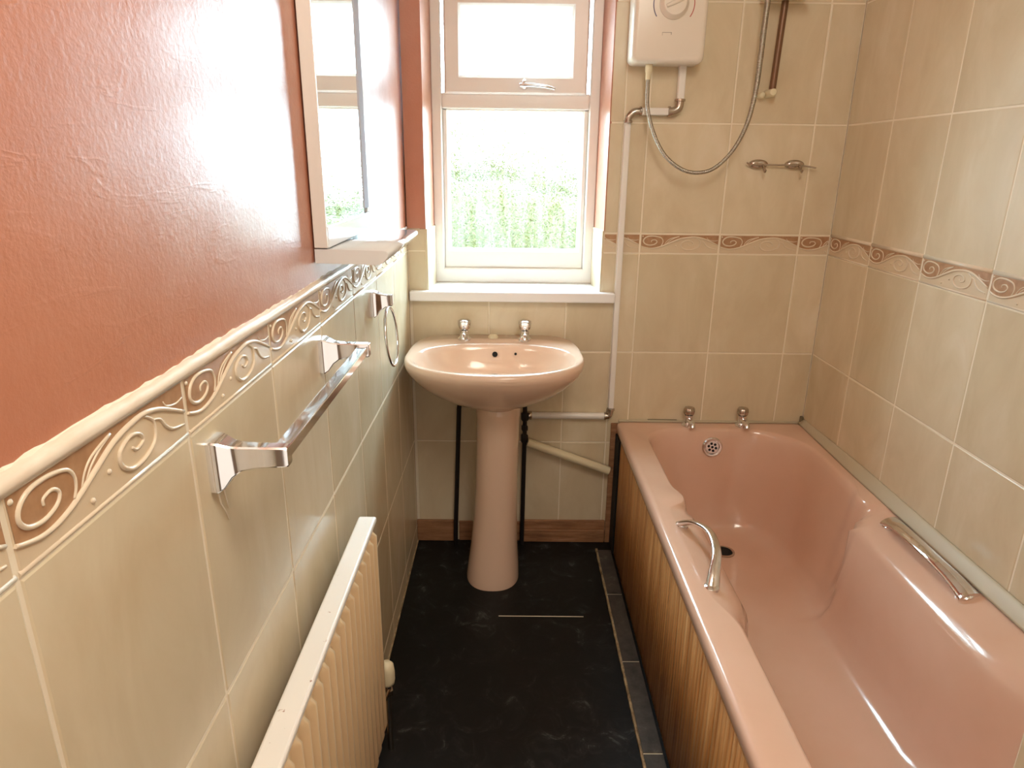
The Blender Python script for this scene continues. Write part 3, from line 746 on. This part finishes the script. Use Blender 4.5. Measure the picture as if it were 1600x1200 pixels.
elbow([(0.648, -0.014, 0.489), (0.661, -0.014, 0.490), (0.668, -0.014, 0.500), (0.670, -0.014, 0.518)], 0.0105)
bm = bmesh.new(); lathe(bm, [(0.012, 0), (0.015, 0.002), (0.015, 0.016), (0.011, 0.018)], (0.386, -0.013, 0.489), Vector((1, 0, 0)), 12); link('elbow', bm, DULL, pr_)

# ------------------------------------------------------------------ electric shower
sh = thing('electric_shower', 'white electric shower box with dial and looping steel hose', 'shower', (0.76, -0.045, 1.57))
def rbox_loops(x0, x1, z0, z1, r, y):
    P = []
    for cx, cz, a0 in ((x1-r, z1-r, 0), (x0+r, z1-r, 90), (x0+r, z0+r, 180), (x1-r, z0+r, 270)):
        for k in range(9):
            a = math.radians(a0+90*k/8); P.append(Vector((cx+r*math.cos(a), y, cz+r*math.sin(a))))
    return P
bm = bmesh.new(); sx0, sx1, sz0, sz1 = 0.656, 0.862, 1.574, 1.935
loft(bm, [rbox_loops(sx0+0.004, sx1-0.004, sz0+0.004, sz1-0.004, 0.016, -0.0005), rbox_loops(sx0, sx1, sz0, sz1, 0.018, -0.012), rbox_loops(sx0, sx1, sz0, sz1, 0.018, -0.070),
          rbox_loops(sx0+0.002, sx1-0.002, sz0+0.002, sz1-0.002, 0.018, -0.080), rbox_loops(sx0+0.007, sx1-0.007, sz0+0.007, sz1-0.007, 0.016, -0.086), rbox_loops(sx0+0.014, sx1-0.014, sz0+0.014, sz1-0.014, 0.012, -0.088)])
link('casing', bm, SHOW, sh, smooth=True, angle=50)
kc = Vector((0.765, -0.088, 1.722))
bm = bmesh.new(); lathe(bm, [(0.040, -0.001), (0.040, 0.004), (0.036, 0.008), (0.033, 0.016), (0.030, 0.019), (0.0, 0.020)], kc, Vector((0, -1, 0)), 40)
kn = link('dial', bm, SHOW, sh, smooth=True, angle=40)
bm = bmesh.new(); d = Vector((0.92, 0, 0.38)).normalized(); nrm = Vector((-d.z, 0, d.x))
pp = [kc+Vector((0, -0.020, 0))+d*s for s in (-0.026, -0.01, 0.01, 0.026)]; tube(bm, pp, lambda t: 0.0045+0.0015*math.sin(t*math.pi), 10); link('dial_pointer', bm, SHOW, kn, smooth=True, angle=60)
for M_, a0, a1 in ((BLUE, 150, 215), (RED, -35, 30)):
    bm = bmesh.new(); P = [kc+Vector((math.cos(math.radians(a0+(a1-a0)*k/14))*0.056, -0.0003, math.sin(math.radians(a0+(a1-a0)*k/14))*0.056)) for k in range(15)]
    tube(bm, P, lambda t: 0.0014, 6, up=Vector((0, 1, 0)), sy=0.3); link('scale_mark', bm, M_, sh)
bm = bmesh.new(); box(bm, (0.738, -0.0888, 1.650), (0.764, -0.0878, 1.6515)); box(bm, (0.738, -0.0888, 1.643), (0.739, -0.0878, 1.650)); box(bm, (0.762, -0.0888, 1.645), (0.764, -0.0878, 1.650)); link('badge_mark', bm, GREY, sh)
bm = bmesh.new(); lathe(bm, [(0.010, 0), (0.010, -0.020), (0.0085, -0.024), (0.0075, -0.042)], (0.714, -0.052, sz0+0.002), n=16); link('hose_connector', bm, CREAMP, sh, smooth=True, angle=40)
hp = [(0.714, -0.052, 1.535), (0.714, -0.055, 1.50), (0.717, -0.062, 1.455), (0.737, -0.072, 1.39), (0.772, -0.08, 1.330), (0.823, -0.082, 1.292), (0.873, -0.082, 1.282), (0.922, -0.08, 1.296), (0.970, -0.078, 1.345),
      (1.003, -0.075, 1.415), (1.019, -0.072, 1.50), (1.023, -0.07, 1.59), (1.024, -0.07, 1.67), (1.026, -0.07, 1.75), (1.03, -0.075, 1.84), (1.05, -0.085, 1.90)]
bm = bmesh.new(); tube(bm, catmull(hp, 12), lambda t: 0.0055 if t < 0.45 else 0.0055+0.0024*min(1, (t-0.45)*4), 12, uv=True); link('hose', bm, HOSE, sh, smooth=True, angle=70)

# riser rail with its bottom bracket and shower head holder
rl_ = thing('shower_riser_rail', 'brown riser rail with cream end bracket above the bath', 'shower rail', (1.082, -0.03, 1.50))
BRONZE = mat('brown_satin_rail', srgb(120, 88, 64), 0.35, metal=0.3)
bm = bmesh.new(); tube(bm, [(1.078, -0.040, 1.512), (1.094, -0.040, 2.05)], 0.0095, 16); link('rail', bm, BRONZE, rl_, smooth=True, angle=60)
bm = bmesh.new(); lathe(bm, [(0.012, 0), (0.0125, 0.003), (0.0125, 0.044), (0.009, 0.050), (0, 0.051)], (1.079, 0.0, 1.506), Vector((0, -1, 0)), 18)
lathe(bm, [(0.0095, 0), (0.0095, 0.022), (0.006, 0.026)], (1.057, -0.001, 1.500), Vector((0, -1, 0)), 14); link('end_bracket', bm, CREAMP, rl_, smooth=True, angle=50)
bm = bmesh.new(); lathe(bm, [(0.013, 0), (0.013, 0.05)], (1.094, 0.0, 2.03), Vector((0, -1, 0)), 18); link('end_bracket', bm, CREAMP, rl_)
bm = bmesh.new(); box(bm, (1.018, -0.10, 1.742), (1.14, -0.025, 1.760), 0.006, 3); link('soap_dish', bm, CREAMP, rl_)
bm = bmesh.new(); tube(bm, catmull([(1.05, -0.085, 1.90), (1.055, -0.10, 1.95), (1.05, -0.13, 2.0)], 5), 0.012, 14); lathe(bm, [(0.015, 0), (0.035, 0.015), (0.037, 0.028), (0, 0.03)], (1.05, -0.12, 2.0), Vector((0, -1, -0.3)), 24)
link('shower_head', bm, CREAMP, rl_, smooth=True, angle=50)

# double chrome hook plate below the hose
hk = thing('robe_hook_rail', 'small chrome double hook on the far wall tiles above the bath', 'hook', (1.13, -0.01, 1.305))
for x in (1.075, 1.185):
    bm = bmesh.new(); L = []
    for d_, s in ((0.0, 1.0), (0.005, 1.0), (0.009, 0.9), (0.011, 0.6)):
        L.append([Vector((x+0.029*s*math.cos(t), -d_*1.4, 1.308+0.014*s*math.sin(t))) for t in [2*math.pi*k/24 for k in range(24)]])
    loft(bm, L)
    tube(bm, catmull([(x+0.008, -0.008, 1.307), (x+0.010, -0.022, 1.302), (x+0.010, -0.034, 1.293), (x+0.010, -0.040, 1.286), (x+0.010, -0.046, 1.292)], 5), 0.0035, 8)
    link('hook', bm, DULL, hk, smooth=True, angle=50)
bm = bmesh.new(); tube(bm, catmull([(1.035, -0.020, 1.312), (1.05, -0.018, 1.307), (1.10, -0.016, 1.306), (1.16, -0.016, 1.306), (1.22, -0.018, 1.303), (1.245, -0.022, 1.299)], 6), 0.0026, 8); link('bar', bm, DULL, hk, smooth=True, angle=60)

# ------------------------------------------------------------------ left wall fittings
# mirror with shelf
mr = thing('mirror', 'tall white framed wall mirror with a glossy shelf beside the window', 'mirror', (0.0, -0.845, 1.145))
MY0, MY1, MD = -1.032, -0.655, 0.022
bm = bmesh.new()
box(bm, (0.0, MY0, 1.165), (MD, MY0+0.006, 1.93), 0.001)
box(bm, (0.0, MY1-0.010, 1.165), (MD-0.002, MY1, 1.93), 0.001)
box(bm, (0.0, MY0, 1.925), (MD, MY1, 1.935), 0.001)
box(bm, (0.0, MY0+0.006, 1.165), (0.008, MY1-0.010, 1.925))
link('backing_frame', bm, RADTOP if False else WHITE, mr)
bm = bmesh.new(); box(bm, (0.008, MY0+0.006, 1.200), (MD-0.001, MY1-0.068, 1.925)); link('mirror_glass', bm, MIRROR, mr)
bm = bmesh.new(); box(bm, (0.008, MY1-0.068, 1.210), (MD+0.001, MY1-0.028, 1.925), 0.001); 
GREYP = mat('shaded_grey_stile', srgb(180, 180, 192), 0.9, spec=0.1)  # grey puts the shadow on the white frame's stile into its colour
link('side_stile', bm, GREYP, mr)
bm = bmesh.new(); box(bm, (0.008, MY1-0.028, 1.200), (MD-0.002, MY1-0.010, 1.925), 0.002); link('edge_stile', bm, WHITE, mr)
bm = bmesh.new(); box(bm, (0.008, MY0+0.006, 1.164), (MD+0.001, MY1-0.010, 1.200), 0.002); link('bottom_rail', bm, SILLM, mr)
bm = bmesh.new()
prof = [(0.0, 1.140), (0.104, 1.138), (0.112, 1.141), (0.121, 1.152), (0.1215, 1.157), (0.118, 1.1605), (0.112, 1.1615), (0.0, 1.163)]
loft(bm, [[Vector((x, y, z)) for x, z in prof] for y in (MY0, MY1)])
SHELFM = mat('polished_white_shelf', srgb(226, 230, 232), 0.07, coat=0.6)
link('shelf', bm, SHELFM, mr)

# towel rail
tr_ = thing('towel_rail', 'chrome square-section towel rail on the left wall tiles', 'towel rail', (0.0, -1.28, 0.985))
def bracket(parent, y, z0=0.955, z1=1.014, reach=0.084, w=0.016):
    """flared base on the wall narrowing to a square arm"""
    bm = bmesh.new(); L = []
    zc = (z0+z1)/2
    for x, h, wy, dz in ((0.0, 0.030, 0.017, 0), (0.007, 0.030, 0.017, 0), (0.014, 0.0265, 0.0145, 0.001), (0.022, 0.019, 0.0115, 0.005), (0.032, 0.0145, 0.0095, 0.008), (0.048, 0.0125, 0.0085, 0.0095), (reach-0.002, 0.0115, 0.0080, 0.010), (reach, 0.0105, 0.0070, 0.010)):
        c = zc+dz; r = 0.25
        P = []
        for sy_, sz_ in ((1, 1), (-1, 1), (-1, -1), (1, -1)):
            k = 0.0018
            if sy_*sz_ > 0: P += [(sy_*wy, sz_*(h-k)), (sy_*(wy-k), sz_*h)]
            else: P += [(sy_*(wy-k), sz_*h), (sy_*wy, sz_*(h-k))]
        L.append([Vector((x, y+p, c+q)) for p, q in P])
    loft(bm, L); return link('bracket', bm, CHROME, parent, smooth=True, angle=35)
bracket(tr_, -1.483); bracket(tr_, -1.040)
bm = bmesh.new(); box(bm, (0.064, -1.478, 0.988), (0.082, -1.045, 1.002), 0.0015); link('bar', bm, CHROME, tr_)
# towel ring
rg = thing('towel_ring', 'chrome towel ring on the left wall below the mirror shelf', 'towel ring', (0.0, -0.590, 0.985))
bracket(rg, -0.590, 0.957, 1.010, 0.046)
bm = bmesh.new(); R_ = 0.070
P = [Vector((0.036+0.006*(1-math.cos(a)), -0.590+R_*math.sin(a), 0.905+R_*math.cos(a))) for a in [2*math.pi*k/64 for k in range(64)]]
tube(bm, P, 0.0036, 10, closed=True); link('ring', bm, CHROME, rg, smooth=True)

# radiator
rd = thing('radiator', 'cream corrugated panel radiator with chipped white top on the left wall', 'radiator', (0.045, -1.45, 0.15))
RY0, RY1, RZ0, RZ1 = -1.98, -0.960, 0.108, 0.628
bm = bmesh.new(); prof = []; y = RY1
prof = [(RY1, 0.052)]; y = RY1-0.024; prof += [(y, 0.0600)]
while y-0.0333 > RY0+0.02:
    prof += [(y, 0.058), (y-0.006, 0.0665), (y-0.014, 0.0665), (y-0.020, 0.058)]; y -= 0.0333
prof += [(RY0+0.006, 0.060), (RY0, 0.052)]
lv2 = []
for z, k in ((RZ0, 0.0), (RZ0+0.012, 0.6), (RZ0+0.03, 1.0), (RZ1-0.026, 1.0), (RZ1-0.016, 0.4), (RZ1-0.010, 0.0)):
    lv2.append([Vector((0.052+(x-0.052)*k if k < 1 else x, yy, z)) for yy, x in prof]+[Vector((0.040, RY0, z)), Vector((0.040, RY1, z))])
loft(bm, lv2); link('front_panel', bm, RADM, rd)
bm = bmesh.new(); box(bm, (0.026, RY0, RZ1-0.012), (0.062, RY1, RZ1), 0.004, 3); link('top_rail', bm, RADTOP, rd)
bm = bmesh.new(); box(bm, (0.026, RY0+0.01, RZ0+0.01), (0.034, RY1-0.004, RZ1-0.012)); box(bm, (0.034, RY1-0.010, RZ0+0.01), (0.046, RY1-0.003, RZ1-0.012), 0.002); link('back_panel', bm, RADM, rd)
for yy in (-1.15, -1.80):
    bm = bmesh.new(); box(bm, (0.0, yy-0.02, 0.20), (0.028, yy+0.02, 0.26)); link('wall_bracket', bm, RADM, rd)
bm = bmesh.new()
lathe(bm, [(0.012, 0.0), (0.0165, 0.003), (0.018, 0.012), (0.018, 0.034), (0.016, 0.050), (0.010, 0.057), (0, 0.058)], (0.057, -0.925, 0.185), n=20)
vl = link('valve_cap', bm, CREAMP, rd, smooth=True, angle=50)
bm = bmesh.new(); lathe(bm, [(0.009, 0.0), (0.013, 0.001), (0.013, 0.014), (0.009, 0.016), (0.009, 0.030)], (0.057, -0.925, 0.155), n=6)
tube(bm, [(0.057, -0.925, 0.168), (0.050, -0.966, 0.168)], 0.009, 12); tube(bm, [(0.057, -0.925, 0.16), (0.057, -0.925, 0.0)], 0.0065, 12)
link('valve_body', bm, DULL, rd, smooth=True, angle=40)

# unseen lamp holder, added to go with the fill light
cl = thing('added_lamp_holder', 'added hanging lamp holder for the unseen fill light', 'light', (0.70, -1.85, ZC))
bm = bmesh.new(); lathe(bm, [(0.05, 0), (0.05, -0.02), (0.04, -0.03)], (0.70, -1.85, ZC), n=32); tube(bm, [(0.70, -1.85, ZC-0.03), (0.70, -1.85, 2.22)], 0.004, 8); lathe(bm, [(0.018, 0.0), (0.018, 0.05), (0.008, 0.055)], (0.70, -1.85, 2.215), n=16); link('flex_and_holder', bm, HOLDERM, cl)
